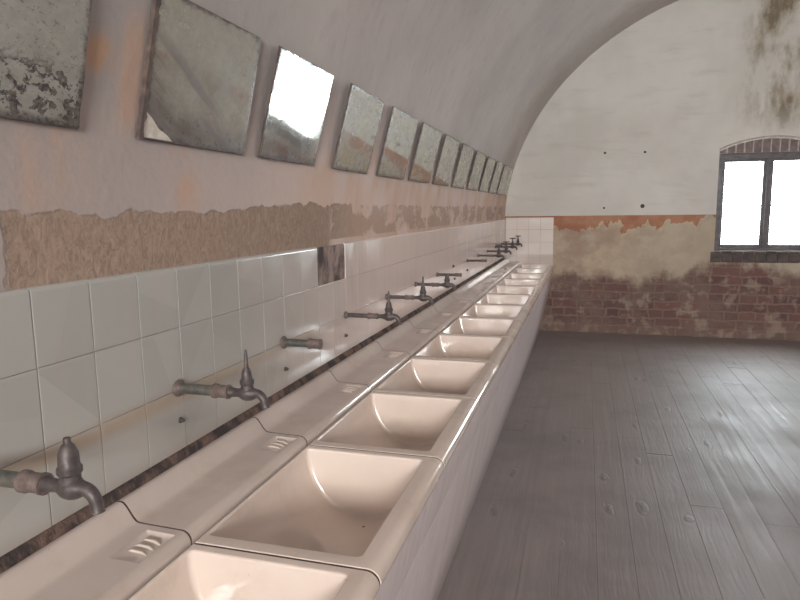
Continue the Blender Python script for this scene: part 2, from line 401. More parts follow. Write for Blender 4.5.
PLASTER = mat_plaster(); ENDWALL = mat_endwall(); FLOOR = mat_floor(); TILE = mat_tile(); TILE_END = mat_tile('end_tile_glaze', True); GROUT = mat_grout(); DIRT = mat_dirt()
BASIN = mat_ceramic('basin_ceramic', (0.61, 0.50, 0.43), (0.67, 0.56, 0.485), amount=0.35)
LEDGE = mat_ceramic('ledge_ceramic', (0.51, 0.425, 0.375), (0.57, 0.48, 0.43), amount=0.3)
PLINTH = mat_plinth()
IRON = mat_metal('old_iron', (0.05, 0.041, 0.038), (0.095, 0.077, 0.069), 0.5, 0.5)
PIPE = mat_metal('greened_pipe', (0.055, 0.06, 0.05), (0.12, 0.11, 0.09), 0.5, 0.4)
RUST = mat_metal('rusty_sleeve', (0.10, 0.07, 0.06), (0.165, 0.12, 0.105), 0.6, 0.3)
MIRROR = mat_mirror('old_mirror_silver'); MIRROR_BAD = mat_mirror('blotched_mirror_silver', 0.8, (0.7, 0.74, 0.7), 0.06)
MIRROR_DIM = mat_mirror('dull_mirror_silver', 0.25, (0.50, 0.48, 0.41), 0.05)
BOARD = mat_plain('mirror_backing', (0.05, 0.035, 0.028), (0.12, 0.08, 0.06), 30)
FLAKE = mat_plain('flaking_white', (0.55, 0.5, 0.42), (0.72, 0.68, 0.6), 40)
FRAME = mat_plain('window_frame_paint', (0.09, 0.085, 0.09), (0.14, 0.13, 0.135), 14, 0.55)
BRICKM = mat_plain('arch_brick', (0.15, 0.11, 0.105), (0.24, 0.18, 0.17), 18, 0.85)
MORTAR = mat_plain('pale_mortar', (0.42, 0.38, 0.33), (0.55, 0.5, 0.44), 22, 0.9)
SILLM = mat_plain('dark_sill_brick', (0.055, 0.04, 0.033), (0.10, 0.075, 0.06), 9, 0.85, 0.5)
HOLE = mat_plain('dark_plug', (0.02, 0.016, 0.014), (0.06, 0.05, 0.045), 60)
GLASS = mat_glass()

# ------------------------------------------------------------------ room shell
AX, ZC, BZ = XR/2, 1.35, 2.80
def vault_pts(n=64, a=AX+0.012):
    return [(AX - a*math.cos(PI*i/n), ZC + BZ*math.sin(PI*i/n)) for i in range(n+1)]

def end_wall(name, y, out, openings, mat, thick=0.34):
    """flat wall in the vault's outline with arched window openings and their reveals; out = +1/-1 direction away from the room"""
    outer = [(XR+0.012, -0.03)] + list(reversed(vault_pts())) + [(-0.012, -0.03)]
    polys = [[Vector((x, z, 0)) for x, z in outer]]
    for op in openings: polys.append([Vector((x, z, 0)) for x, z in op])
    flat = [p for pl in polys for p in pl]
    tris = tessellate_polygon(polys)
    mb = MB()
    mb.add([(p.x, y, p.y) for p in flat], tris)
    for op in openings:
        n = len(op)
        vs = [(x, y, z) for x, z in op] + [(x, y+out*thick, z) for x, z in op]
        mb.add(vs, [(i, (i+1) % n, n+(i+1) % n, n+i) for i in range(n)])
    return struct(mb.build(name, mat, smooth=20))

def opening(x0, x1, z0, zs, zc, n=16):
    """arched outline: straight sides to zs, segmental arch up to zc"""
    w = (x1-x0)/2; r = (w*w + (zc-zs)**2)/(2*(zc-zs)); cz = zc-r; cx = (x0+x1)/2
    a = math.asin(w/r)
    arc = [(cx + r*math.sin(a - 2*a*i/n), cz + r*math.cos(a - 2*a*i/n)) for i in range(n+1)]
    return [(x0, z0), (x1, z0)] + arc

WX0, WX1, WZ0, WZS, WZC = 2.495, 3.605, 1.055, 2.235, 2.36
op_far = opening(WX0, WX1, WZ0, WZS, WZC)
op_near = opening(1.0, 3.2, 1.95, 3.3, 3.6)
end_wall('wall_far', YE, 1, [op_far], ENDWALL)
end_wall('wall_near', YN, -1, [op_near], PLASTER)

mb = MB()                                                            # vault
vp = vault_pts()
for i in range(len(vp)-1):
    (xa, za), (xb, zb) = vp[i], vp[i+1]
    mb.add([(xa, YN, za), (xb, YN, zb), (xb, YE, zb), (xa, YE, za)], [(0, 1, 2, 3)])
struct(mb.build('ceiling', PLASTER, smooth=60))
mb = MB(); mb.add([(-0.012, YN, -0.03), (-0.012, YE, -0.03), (-0.012, YE, ZC), (-0.012, YN, ZC)], [(0, 1, 2, 3)])
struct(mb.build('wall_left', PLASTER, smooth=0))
mb = MB(); mb.add([(XR+0.012, YN, -0.03), (XR+0.012, YE, -0.03), (XR+0.012, YE, ZC), (XR+0.012, YN, ZC)], [(0, 1, 2, 3)])
struct(mb.build('wall_right', PLASTER, smooth=0))

mb = MB()                                                            # floorboards
x = -0.04
while x < XR + 0.05:
    cuts = [YN]; y = YN + random.uniform(1.5, 4.0)
    while y < YE - 0.8:
        cuts.append(y); y += random.uniform(3.2, 4.6)
    cuts.append(YE)
    for a, b in zip(cuts[:-1], cuts[1:]):
        z1 = random.uniform(-0.0010, 0.0); g = 0.0003; e = 0.0009
        x0, x1 = x+g, x+0.163-g; y0, y1 = a+0.001, b-0.001
        mb.add([(x0, y0, z1-0.02), (x0, y0, z1-e), (x0+e, y0, z1), (x1-e, y0, z1), (x1, y0, z1-e), (x1, y0, z1-0.02),
                (x0, y1, z1-0.02), (x0, y1, z1-e), (x0+e, y1, z1), (x1-e, y1, z1), (x1, y1, z1-e), (x1, y1, z1-0.02)],
               [(i, i+1, i+7, i+6) for i in range(5)] + [(0, 5, 4, 3, 2, 1), (6, 7, 8, 9, 10, 11)])
    x += 0.163
mb.add([(-0.1, YN, -0.021), (XR+0.1, YN, -0.021), (XR+0.1, YE, -0.021), (-0.1, YE, -0.021)], [(0, 1, 2, 3)])
struct(mb.build('floor', FLOOR, smooth=0))

# ------------------------------------------------------------------ wall tiles
def one_tile(mb, o, u, v, w, h, nrm, e=0.0006, th=0.010, bull=False):
    """glazed tile: lower-left corner o, in-plane axes u, v, outward normal nrm, slightly pillowed edges"""
    o = Vector(o); u = Vector(u); v = Vector(v); nrm = Vector(nrm)
    tl = Vector((random.uniform(-1, 1), random.uniform(-1, 1)))*0.0028
    eb = 0.011 if bull else e
    def pt(a, b, d): return o + u*a + v*b + nrm*(d + (a-w/2)*tl.x + (b-h/2)*tl.y)
    rows = [[], [], [], []]
    prof = [(0, -th), (0, -e*0.8), (e*0.3, -e*0.25), (e, 0.0), (e+0.0008, 0.0)]
    xs = [a for a, d in prof] + [w-a for a, d in reversed(prof)]
    dx = [d for a, d in prof] + [d for a, d in reversed(prof)]
    ptop = [(0, -th)] + [(eb*(1-math.cos(q)), -eb*0.8*(1-math.sin(q))) for q in (0.0, 0.35, 0.7, 1.05, 1.4, PI/2)] + [(eb+0.0008, 0.0)] if bull else prof
    ys = [a for a, d in prof] + [h-a for a, d in reversed(ptop)]
    dy = [d for a, d in prof] + [d for a, d in reversed(ptop)]
    n = len(xs); vs = []
    for b, d2 in zip(ys, dy):
        for a, d1 in zip(xs, dx): vs.append(pt(a, b, min(d1, d2)))
    fs = [(j*n+i, j*n+i+1, (j+1)*n+i+1, (j+1)*n+i) for j in range(len(ys)-1) for i in range(n-1)]
    mb.add(vs, fs)

mb = MB()
rows = [(ROW1, TILE_TOP), (ROW2, ROW1), (TILE_BOT, ROW2)]
ny0 = -10; ny1 = 50
for r, (za, zb) in enumerate(rows):
    for i in range(ny0, ny1):
        if r == 0 and i in (9, 10): continue
        ya = 0.948 + 0.15*i; yb = min(ya + 0.15, YE - 0.012)
        if yb - ya < 0.02: continue
        g = 0.0015 if i <= 6 else (0.0008 if i < 11 else 0.0004)
        one_tile(mb, (0, ya+g, za+0.0008), (0, 1, 0), (0, 0, 1), yb-ya-2*g, zb-za-0.0016, (1, 0, 0), bull=(r == 0))
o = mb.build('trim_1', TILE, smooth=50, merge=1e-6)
struct(o, 'white glazed wall tiles in three rows above the trough', 'tiling')
mb = MB(); mb.box((-0.011, 0.948+0.15*ny0, TILE_BOT+0.002), (-0.0035, YE-0.012, TILE_TOP-0.006))
struct(mb.build('trim_2', GROUT, smooth=0), 'dark bedding mortar behind the wall tiles', 'mortar')
# tiles on the end wall at the head of the trough
mb = MB()
cols = [0.004, 0.150, 0.300, 0.450, 0.612]
for r, (za, zb) in enumerate([(1.318, 1.474), (1.155, 1.318), (0.992, 1.155), (0.86, 0.992)]):
    for xa, xb in zip(cols[:-1], cols[1:]):
        one_tile(mb, (xa+0.001, YE-0.012, za+0.001), (1, 0, 0), (0, 0, 1), xb-xa-0.002, zb-za-0.002, (0, -1, 0), bull=(r == 0))
struct(mb.build('trim_3', TILE_END, smooth=50, merge=1e-6), 'white glazed tiles on the end wall at the head of the trough', 'tiling')
mb = MB(); mb.box((0.002, YE-0.0095, 0.862), (0.610, YE-0.0005, 1.466))
struct(mb.build('trim_4', GROUT, smooth=0), 'bedding mortar behind the end wall tiles', 'mortar')

# dirty mortar strip between the tiles and the ledge
mb = MB()
n = 300; ya, yb = Y0, YE-0.013
vs = []
for i in range(n+1):
    y = ya + (yb-ya)*i/n
    for x, z in ((-0.010, 0.972), (0.002, 0.962), (0.009, 0.945), (0.017, 0.930)):
        vs.append((x + random.uniform(-.002, .002), y, z + random.uniform(-.004, .004)))
mb.add(vs, [(i*4+j, i*4+j+1, i*4+j+5, i*4+j+4) for i in range(n) for j in range(3)])
struct(mb.build('trim_5', DIRT, smooth=60), 'dark dirty mortar joint between tiles and ledge', 'mortar')

# ------------------------------------------------------------------ the wash trough
ORD = ['first', 'second', 'third', 'fourth', 'fifth', 'sixth', 'seventh', 'eighth', 'ninth', 'tenth', 'eleventh', 'twelfth', 'thirteenth']
# masonry plinth with sloping whitewashed front
mb = MB()
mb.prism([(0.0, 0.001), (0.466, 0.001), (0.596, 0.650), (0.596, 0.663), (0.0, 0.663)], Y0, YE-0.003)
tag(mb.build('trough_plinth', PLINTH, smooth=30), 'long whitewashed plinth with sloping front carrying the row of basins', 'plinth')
ZT = 0.878; BX0, BX1 = 0.2115, 0.638
RAD, XC = 0.180, 0.400
def basin_mesh(g=0.0034):
    L = UNIT; y0, y1 = 0.042, L-0.028
    rf = 0.013; lip = 0.006
    mb = MB()
    def path(d, k=5):
        R = RAD
        pts = [(0.0, y0-d), (R*0.5, y0-d)]
        for i in range(k+1):
            a = -PI/2 + (PI/2)*i/k
            pts.append((R-rf + (rf+d)*math.cos(a), y0+rf + (rf+d)*math.sin(a)))
        pts.append((R+d, (y0+y1)/2))
        for i in range(k+1):
            a = (PI/2)*i/k
            pts.append((R-rf + (rf+d)*math.cos(a), y1-rf + (rf+d)*math.sin(a)))
        pts += [(R*0.5, y1+d), (0.0, y1+d)]
        return pts
    zb = ZT - lip
    # bowl: half a drum lying along the trough, ends leaning a little
    p0 = path(0); NTH = 24; vs = []
    for j in range(NTH+1):
        th = PI*j/NTH
        c, s = math.cos(th), math.sin(th)
        for rho, y in p0:
            dep = s*rho
            yy = y + (0.02*dep/RAD if y < L/2 else -0.025*dep/RAD)*(1 if rho < RAD*0.97 else 1)
            vs.append((XC - rho*c, yy, zb - dep*1.0))
    m = len(p0)
    mb.add(vs, [(j*m+i, j*m+i+1, (j+1)*m+i+1, (j+1)*m+i) for j in range(NTH) for i in range(m-1)])
    # rounded lip
    loops = []
    for q in range(5):
        a = (PI/2)*q/4
        d = lip*(1-math.cos(a)); z = zb + lip*math.sin(a)
        pp = path(d)
        loops.append([(XC + r, y, z) for r, y in pp[:-1]] + [(XC - r, y, z) for r, y in reversed(pp)][:-1])
        # order: +side near->far, then -side far->near (shared mid points appear once)
    n = len(loops[0]); vs = [p for l in loops for p in l]
    mb.add(vs, [(q*n+i, q*n+(i+1) % n, (q+1)*n+(i+1) % n, (q+1)*n+i) for q in range(4) for i in range(n)])
    # flat top around the opening
    rF = 0.030; e = 0.0015
    xf = BX1 - rF
    outer = [(BX0+e, g+e), (xf, g+e), (xf, L-g-e), (BX0+e, L-g-e)]
    inner = [(x, y) for x, y, z in loops[-1]]
    polys = [[Vector((x, y, 0)) for x, y in outer], [Vector((x, y, 0)) for x, y in inner]]
    flat = outer + inner
    mb.add([(x, y, ZT) for x, y in flat], tessellate_polygon(polys))
    # front bull nose and front skirt
    prof = [(xf, ZT)]
    for q in range(1, 9):
        a = (PI/2)*q/8
        prof.append((xf + rF*math.sin(a), ZT - rF*(1-math.cos(a))))
    prof += [(BX1-0.001, 0.843), (BX1-0.006, 0.8395), (0.612, 0.8395)]
    ys = [(g, 1), (g+e, 0), (L-g-e, 0), (L-g, 1)]
    vs = []
    for y, ins in ys:
        for i, (x, z) in enumerate(prof):
            if ins:
                a = min(1.0, max(0.0, (i/8)))*PI/2
                vs.append((x - e*math.sin(a), y, z - e*math.cos(a)))
            else: vs.append((x, y, z))
    m = len(prof)
    mb.add(vs, [(j*m+i, j*m+i+1, (j+1)*m+i+1, (j+1)*m+i) for j in range(3) for i in range(m-1)])
    # end chamfers of the flat top, end walls, back wall
    for y, yi in ((g, g+e), (L-g, L-g-e)):
        mb.add([(BX0+e, yi, ZT), (xf, yi, ZT), (xf, y, ZT-e), (BX0, y, ZT-e)], [(0, 1, 2, 3)])
        pr = [(BX0, y, ZT-e)] + [vs[(0 if y == g else 3)*m+i] for i in range(m)] + [(0.5955, y, 0.8395), (0.5955, y, 0.665), (BX0, y, 0.665)]
        mb.add(pr, [tuple(range(len(pr)))], 1)
    mb.add([(BX0+e, g+e, ZT), (BX0+e, L-g-e, ZT), (BX0, L-g, ZT-e), (BX0, g, ZT-e)], [(0, 1, 2, 3)])
    mb.add([(BX0, g, ZT-e), (BX0, L-g, ZT-e), (BX0, L-g, 0.665), (BX0, g, 0.665)], [(0, 1, 2, 3)], 1)
    mb.v = [(x, y, z-ZT) for x, y, z in mb.v]
    return mb

def ledge_mesh(g=0.0026):
    """back ledge: raised rear rim, S-curve, flat shelf with rounded nose, and a soap recess near its far end"""
    L = UNIT
    prof = [(0.010, 0.664), (0.010, 0.940), (0.013, 0.947), (0.019, 0.950), (0.030, 0.950)]
    for i in range(1, 8):                                            # S-curve
        s = i/7
        prof.append((0.030 + 0.042*s, 0.950 - 0.043*(s*s*(3-2*s))))
    prof += [(0.085, 0.9060), (0.110, 0.9055)]
    i_a = len(prof)-1
    prof += [(0.182, 0.9035)]
    i_b = len(prof)-1
    for i in range(1, 9):
        a = (PI/2)*i/8
        prof.append((0.182 + 0.0235*math.sin(a), 0.9035 - 0.0235*(1-math.cos(a))))
    prof += [(0.2055, 0.664)]
    prof = [(x, z) for x, z in prof]
    mb = MB()
    # recess cuts the flat between i_a and i_b for ra<y<rb
    ra, rb = 0.462, 0.578
    ys = [g, ra, rb, L-g]
    m = len(prof)
    vs = [(x, y, z) for y in ys for x, z in prof]
    fs = []
    for j in range(3):
        for i in range(m-1):
            if j == 1 and i == i_a: continue
            fs.append((j*m+i, j*m+i+1, (j+1)*m+i+1, (j+1)*m+i))
    fs += [
           tuple(j*m for j in range(4)) + tuple(j*m+m-1 for j in (3, 2, 1, 0))]
    mb.add(vs, fs)
    mb.add(vs[:m], [tuple(range(m))], 1); mb.add(vs[3*m:], [tuple(range(m))], 1)
    mb.v = [(x, y, z-0.95) for x, y, z in mb.v]
    return mb
def dish_mesh():
    """soap recess: shallow sloping pan with three raised ribs, fills the opening in the ledge"""
    xa, xb, ra, rb = 0.110, 0.182, 0.462, 0.578
    za, zb = 0.9055-0.95, 0.9035-0.95
    mb = MB()
    e = 0.009; dp = 0.008
    rim = [(xa, ra, za), (xb, ra, zb), (xb, rb, zb), (xa, rb, za)]
    flo = [(xa+e, ra+0.030, za-dp*0.5), (xb-e, ra+0.016, zb-dp*0.8), (xb-e, rb-0.010, zb-dp), (xa+e, rb-0.010, za-dp)]
    mb.add(rim+flo, [(0, 1, 5, 4), (1, 2, 6, 5), (2, 3, 7, 6), (3, 0, 4, 7), (4, 5, 6, 7)])
    for q in range(3):
        yc = ra + 0.040 + 0.022*q
        mb.tube([(xa+0.012, yc, za-0.008), (xa+0.022, yc+0.003, za-0.0045), (xb-0.026, yc+0.003, zb-0.0045), (xb-0.014, yc, zb-0.009)], [0.003, 0.0042, 0.0042, 0.003], n=8)
    return mb

b0 = d0 = l0 = None
def skirt_mesh():
    mb = MB()
    mb.prism([(0.5965, 0.6645), (0.6315, 0.832), (0.6312, 0.839), (0.5975, 0.839), (0.5962, 0.6645)], 0.0, UNIT)
    mb.v = [(x, y, z-ZT) for x, y, z in mb.v]
    return mb
for k in range(NU):
    y = Y0 + UNIT*k
    if k == 0:
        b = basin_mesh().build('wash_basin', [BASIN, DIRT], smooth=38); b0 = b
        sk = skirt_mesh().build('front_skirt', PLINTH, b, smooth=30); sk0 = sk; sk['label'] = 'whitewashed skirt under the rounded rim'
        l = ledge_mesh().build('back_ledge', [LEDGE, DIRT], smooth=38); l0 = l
        d = dish_mesh().build('soap_dish', LEDGE, l, smooth=45); d0 = d
    else:
        b = b0.copy(); COL.objects.link(b)
        sk = sk0.copy(); COL.objects.link(sk); sk.parent = b
        l = l0.copy(); COL.objects.link(l)
        d = d0.copy(); COL.objects.link(d); d.parent = l
    b.location = (0, y, ZT); l.location = (0, y, 0.95)
    if k == 0:
        bl = 'nearest cream ceramic wash basin, cut off by the lower edge of the photo'
        ll = 'nearest cream ceramic back ledge, running out of the lower left corner'
    elif k == NU-1:
        bl = 'farthest cream ceramic wash basin, against the tiled end wall'
        ll = 'farthest cream ceramic back ledge, against the tiled end wall'
    else:
        bl = '%s cream ceramic wash basin of the trough, counted from the camera end' % ORD[k]
        ll = '%s cream ceramic back ledge with soap dish, counted from the camera end' % ORD[k]
    tag(b, bl, 'wash basin', 'basins of the long wash trough')
    tag(l, ll, 'ledge', 'ledge blocks behind the basins')
# short filler between the last unit and the end tiles
mb = MB()
yf0, yf1 = Y0 + UNIT*NU + 0.001, YE - 0.013
mb.prism([(0.010, 0.665), (0.010, 0.948), (0.03, 0.948), (0.07, 0.906), (0.19, 0.903), (0.205, 0.88), (0.606, 0.877), (0.628, 0.868), (0.637, 0.846), (0.631, 0.838), (0.597, 0.665)], yf0, yf1)
tag(mb.build('end_filler', LEDGE, smooth=35), 'narrow cream filler strip closing the trough against the end wall', 'filler')
# crumb in the second basin
mb = MB()
bm = bmesh.new(); bmesh.ops.create_icosphere(bm, subdivisions=1, radius=0.004)
for v in bm.verts: v.co = Vector((v.co.x*1.3, v.co.y, v.co.z*0.6))*random.uniform(0.8, 1.15)
mb.bm(bm)
o = mb.build('crumb', HOLE, smooth=0); o.location = (0.425, 1.60, ZT-0.006-0.1785)
tag(o, 'tiny dark crumb lying on the floor of the second basin', 'debris')

# ------------------------------------------------------------------ taps
def lathe_x(mb, pts, n=16, mi=0):
    mb.tube([(x, 0, 0) for x, r in pts], [r for x, r in pts], n=n, mi=mi)
def lathe_z(mb, x, pts, n=16):
    mb.tube([(x, 0, z) for z, r in pts], [r for z, r in pts], n=n)

def pipe_parts(root, length=0.108, coupling=True, q=1.0):
    r = 0.0135*q
    mb = MB(); lathe_x(mb, [(-0.0118, 0.012*q), (0.0011, 0.0121*q), (0.0012, 0.017*q), (0.004, 0.023*q), (0.009, 0.022*q), (0.013, 0.016*q), (0.016, r+0.001)], n=18)
    mb.build('wall_flange', RUST, root)
    mb = MB(); lathe_x(mb, [(0.0165, r), (length, r)]); mb.build('pipe', PIPE if q == 1.0 else IRON, root)
    if coupling:
        mb = MB(); lathe_x(mb, [(length, r+0.001), (length+0.001, 0.019*q), (length+0.010, 0.019*q), (length+0.012, 0.0165*q), (length+0.038, 0.0165*q), (length+0.040, 0.0185*q), (length+0.046, 0.0185*q), (length+0.0465, 0.013*q)], n=16)
        mb.build('coupling', RUST, root)
    return length + 0.0465

def tap(loc, style, ext=0.0, q=1.0):
    root = empty('water_tap', loc)
    x = pipe_parts(root, 0.108 + ext, True, q)
    mb = MB()                                                        # neck, barrel and spout as one casting
    cx = 0.205 + ext
    pts = [(x, 0.0135*q), (x+0.010, 0.012*q), (cx-0.027, 0.0105), (cx-0.019, 0.013), (cx-0.011, 0.0175), (cx, 0.0195), (cx+0.011, 0.018), (cx+0.019, 0.014)]
    path = [(a, 0, 0) for a, r in pts]; rad = [r for a, r in pts]
    drop = 0.032 if style == 'dome' else 0.030
    R = 0.026
    for i in range(1, 8):
        a = (PI/2)*i/7
        path.append((cx + 0.021 + R*math.sin(a), 0, -R*(1-math.cos(a)) + 0.002)); rad.append(0.0115 - 0.0015*i/7)
    path += [(cx+0.0485, 0, -drop), (cx+0.0487, 0, -drop-0.003)]; rad += [0.0095, 0.0115]
    mb.tube(path, rad, n=16)
    mb.build('tap_body', IRON, root)
    mb = MB()
    if style == 'dome':
        lathe_z(mb, cx, [(0.006, 0.017), (0.022, 0.016), (0.026, 0.0195), (0.034, 0.0195), (0.038, 0.0165), (0.058, 0.0155), (0.070, 0.0105), (0.075, 0.006), (0.083, 0.0055), (0.084, 0.003)])
        mb.build('bonnet', IRON, root)
    else:
        lathe_z(mb, cx, [(0.006, 0.0165), (0.022, 0.0155), (0.026, 0.018), (0.034, 0.018), (0.038, 0.0145), (0.056, 0.012), (0.064, 0.0085)])
        mb.build('bonnet', IRON, root)
        if style == 'needle':
            mb = MB(); lathe_z(mb, cx, [(0.062, 0.0068), (0.075, 0.0055), (0.100, 0.0045), (0.112, 0.0028)], n=10)
            mb.build('spindle', IRON, root)
        elif style == 'handle':
            mb = MB(); lathe_z(mb, cx, [(0.062, 0.007), (0.092, 0.006), (0.100, 0.006)], n=10)
            sp = mb.build('spindle', IRON, root)
            mb = MB()
            mb.tube([(cx-0.032, 0, 0.097), (cx-0.026, 0, 0.0975), (cx, 0, 0.099), (cx+0.026, 0, 0.0975), (cx+0.032, 0, 0.097)], [0.0075, 0.006, 0.007, 0.006, 0.0075], n=10)
            mb.tube([(cx, -0.032, 0.097), (cx, -0.026, 0.0975), (cx, 0, 0.099), (cx, 0.026, 0.0975), (cx, 0.032, 0.097)], [0.0075, 0.006, 0.007, 0.006, 0.0075], n=10)
            mb.build('handle', IRON, root)
        else:
            mb = MB(); lathe_z(mb, cx, [(0.062, 0.0075), (0.070, 0.0065)], n=10); mb.build('spindle', IRON, root)
    return root
def stub(loc, length=0.10, coupling=True, q=1.0):
    root = empty('pipe_stub', loc); pipe_parts(root, length, coupling, q); return root

TY = lambda k: 1.373 + 0.6*k
G1 = 'water taps along the tiled wall'; G2 = 'pipe stubs left without taps'
tag(tap((0, TY(-1), 1.156), 'dome', 0.027), 'nearest iron water tap, with round dome top, at left edge', 'tap', G1)
tag(tap((0, TY(0), 1.137), 'needle'), 'nearest iron tap with tall needle spindle, above the second basin', 'tap', G1)
tag(stub((0, TY(1), 1.135)), 'nearest short pipe stub without a tap, below the missing tiles', 'pipe stub', G2)
tag(tap((0, TY(2), 1.134), 'needle', 0.0, 0.72), 'second iron tap with needle spindle, just past the nearest pipe stub', 'tap', G1)
tag(tap((0, TY(3), 1.134), 'needle', 0.0, 0.72), 'third iron tap with needle spindle, between two other taps', 'tap', G1)
tag(tap((0, TY(4), 1.132), 'short', 0.0, 0.72), 'iron tap with short stump instead of needle, third after the missing tiles', 'tap', G1)
tag(stub((0, TY(5), 1.132), 0.135, True, 0.72), 'middle pipe stub without tap, right behind the stump-topped tap', 'pipe stub', G2)
tag(stub((0, TY(7), 1.136), 0.132, True, 0.72), 'farthest bare pipe stub, just before the far cluster of taps', 'pipe stub', G2)
tag(tap((0, TY(8), 1.138), 'handle', 0.0, 0.72), 'cross-handled iron tap, nearest and lowest of the far cluster', 'tap', G1)
tag(tap((0, TY(9), 1.142), 'handle', 0.0, 0.72), 'cross-handled iron tap, second of the far cluster', 'tap', G1)
tag(tap((0, TY(10), 1.152), 'handle', 0.0, 0.72), 'cross-handled iron tap, last but one before the end wall', 'tap', G1)
tag(tap((0, TY(11), 1.154), 'handle', 0.0, 0.72), 'cross-handled iron tap beside the end wall tiles, farthest of all', 'tap', G1)

def screw(loc, r, label, axis='x', grp=None, length=0.012):
    mb = MB()
    if axis == 'y': r *= 0.75
    if axis == 'x': mb.tube([(0.0008, 0, 0), (0.002, 0, 0), (length, 0, 0), (length+0.002, 0, 0)], [r*1.25, r*1.25, r*0.7, r*0.4], n=10)
    else: mb.tube([(0, -0.0008, 0), (0, -0.003, 0), (0, -0.006, 0)], [r*1.1, r, r*0.6], n=12)
    o = mb.build('wall_plug', HOLE, smooth=30); o.location = loc
    tag(o, label, 'wall plug', grp)
GS = 'rusty screws in the tiles under the taps'
screw((0, 1.376, 1.049), 0.0065, 'rusty screw in the tile below the nearest needle-topped tap', grp=GS)
screw((0, 1.984, 1.036), 0.0065, 'rusty screw in the tile below the nearest pipe stub', grp=GS)
screw((0, 2.572, 1.042), 0.0065, 'rusty screw in the tile below the second needle-topped tap', grp=GS)
screw((0, 4.955, 1.140), 0.010, 'upper dark plug where a tap is missing, beyond the middle pipe stub', grp=GS)
screw((0, 4.995, 1.035), 0.008, 'lower dark plug where a tap is missing, beyond the middle pipe stub', grp=GS)
screw((0, 5.572, 1.050), 0.009, 'dark plug in the tile below the farthest pipe stub', grp=GS)
GH = 'dark plugs in the whitewashed end wall'
screw((1.209, YE, 2.254), 0.018, 'upper left of four dark plugs in the end wall', 'y', GH)
screw((1.671, YE, 2.249), 0.018, 'upper right of four dark plugs in the end wall', 'y', GH)
screw((1.219, YE, 1.583), 0.016, 'lower left of four dark plugs in the end wall', 'y', GH)
screw((1.668, YE, 1.601), 0.030, 'lower right and largest of four dark plugs in the end wall', 'y', GH)

# ------------------------------------------------------------------ mirrors on the vault
def vx(z): return AX - (AX+0.012)*math.sqrt(max(0, 1-((z-ZC)/BZ)**2))
bl = [0.72, 1.287, 1.872, 2.495, 3.102, 3.707, 4.336, 4.980, 5.640, 6.300, 6.960, 7.600, 8.060]
br = [1.093, 1.775, 2.330, 2.970, 3.597, 4.218, 4.842, 5.500, 6.170, 6.830, 7.480, 8.070, 8.520]
bl[0] = 0.62
K = 0.955
bl[0] += 0.03; br[0] += 0.028; bl[1] += 0.022; br[1] += 0.014
zb, zt = 1.757, 2.082
YAW = {2: 0.02, 3: 0.03}
def mirror(k):
    ya, yb = bl[k]*K, br[k]*K
    w = yb-ya
    xb, xt = vx(zb)+0.004, vx(zt)+0.004
    if k == 0: pass
    H = math.hypot(xt-xb, zt-zb); lean = math.atan2(xt-xb, zt-zb)
    root = empty('wall_mirror', (xb, (ya+yb)/2, zb))
    root.rotation_euler = (random.uniform(-0.004, 0.004), lean + (0.0 if k < 2 else 0.045), YAW.get(k, 0.0))
    mb = MB(); mb.bbox((0.0, -w/2, 0), (0.005, w/2, H), 0.0015)
    mb.build('backing_board', BOARD, root, smooth=0)
    mb = MB()
    # uneven broken outline of the glass plate
    out = []
    def side(a, b, n, j):
        for i in range(n):
            s = i/n
            out.append((a[0]+(b[0]-a[0])*s + random.uniform(-j, j), a[1]+(b[1]-a[1])*s + random.uniform(-j, j)))
    q = 0.003; j = 0.0012 if k > 2 else 0.002
    side((-w/2+q, q), (w/2-q, q), 14, j); side((w/2-q, q), (w/2-q, H-q), 10, j)
    side((w/2-q, H-q), (-w/2+q, H-q), 14, j); side((-w/2+q, H-q), (-w/2+q, q), 10, j)
    n = len(out)
    vs = [(0.0052, y, z) for y, z in out] + [(0.0088, y, z) for y, z in out]
    mb.add(vs, [(i, (i+1) % n, n+(i+1) % n, n+i) for i in range(n)] + [tuple(range(n, 2*n))])
    mb.build('mirror_glass', MIRROR_BAD if k == 0 else (MIRROR_DIM if k in (1,) else MIRROR), root, smooth=0)
    if k == 1:
        mb = MB()                                                    # bared lower corner and flaking edge
        pts = [(-w/2+0.006, 0.006), (-w/2+0.115, 0.006), (-w/2+0.095, 0.018), (-w/2+0.06, 0.030), (-w/2+0.03, 0.052), (-w/2+0.012, 0.062), (-w/2+0.006, 0.04)]
        n = len(pts); vs = [(0.0089, y, z) for y, z in pts] + [(0.0096, y, z) for y, z in pts]
        mb.add(vs, [(i, (i+1) % n, n+(i+1) % n, n+i) for i in range(n)] + [tuple(range(n, 2*n))])
        o = mb.build('bare_corner', FLAKE, root, smooth=0); o['label'] = 'pale triangle where the silvering has gone'
        mb = MB(); n = 26; vs = []
        for i in range(n+1):
            z = H*i/n; a = random.uniform(0.006, 0.016)
            vs += [(0.0, -w/2-0.006, z), (0.011, -w/2-0.005, z), (0.0125, -w/2+a*0.5, z), (0.0090, -w/2+a, z)]
        mb.add(vs, [(i*4+q, i*4+q+1, i*4+q+5, i*4+q+4) for i in range(n) for q in range(3)])
        o = mb.build('edge_strip', BOARD, root, smooth=0); o['label'] = 'dark crumbling strip along one edge'
    return root
MDESC = {0: 'blotched old wall mirror at upper left corner, partly out of the photo',
         1: 'dull dark wall mirror with pale bared lower corner, second from camera end',
         2: 'unframed wall mirror catching the bright window, third from camera end',
         12: 'last unframed wall mirror, touching the end wall'}
for k in range(13):
    lab = MDESC.get(k, '%s unframed wall mirror of the row, counted from the camera end' % ORD[k])
    tag(mirror(k), lab, 'mirror', 'mirrors in a row along the curved wall')

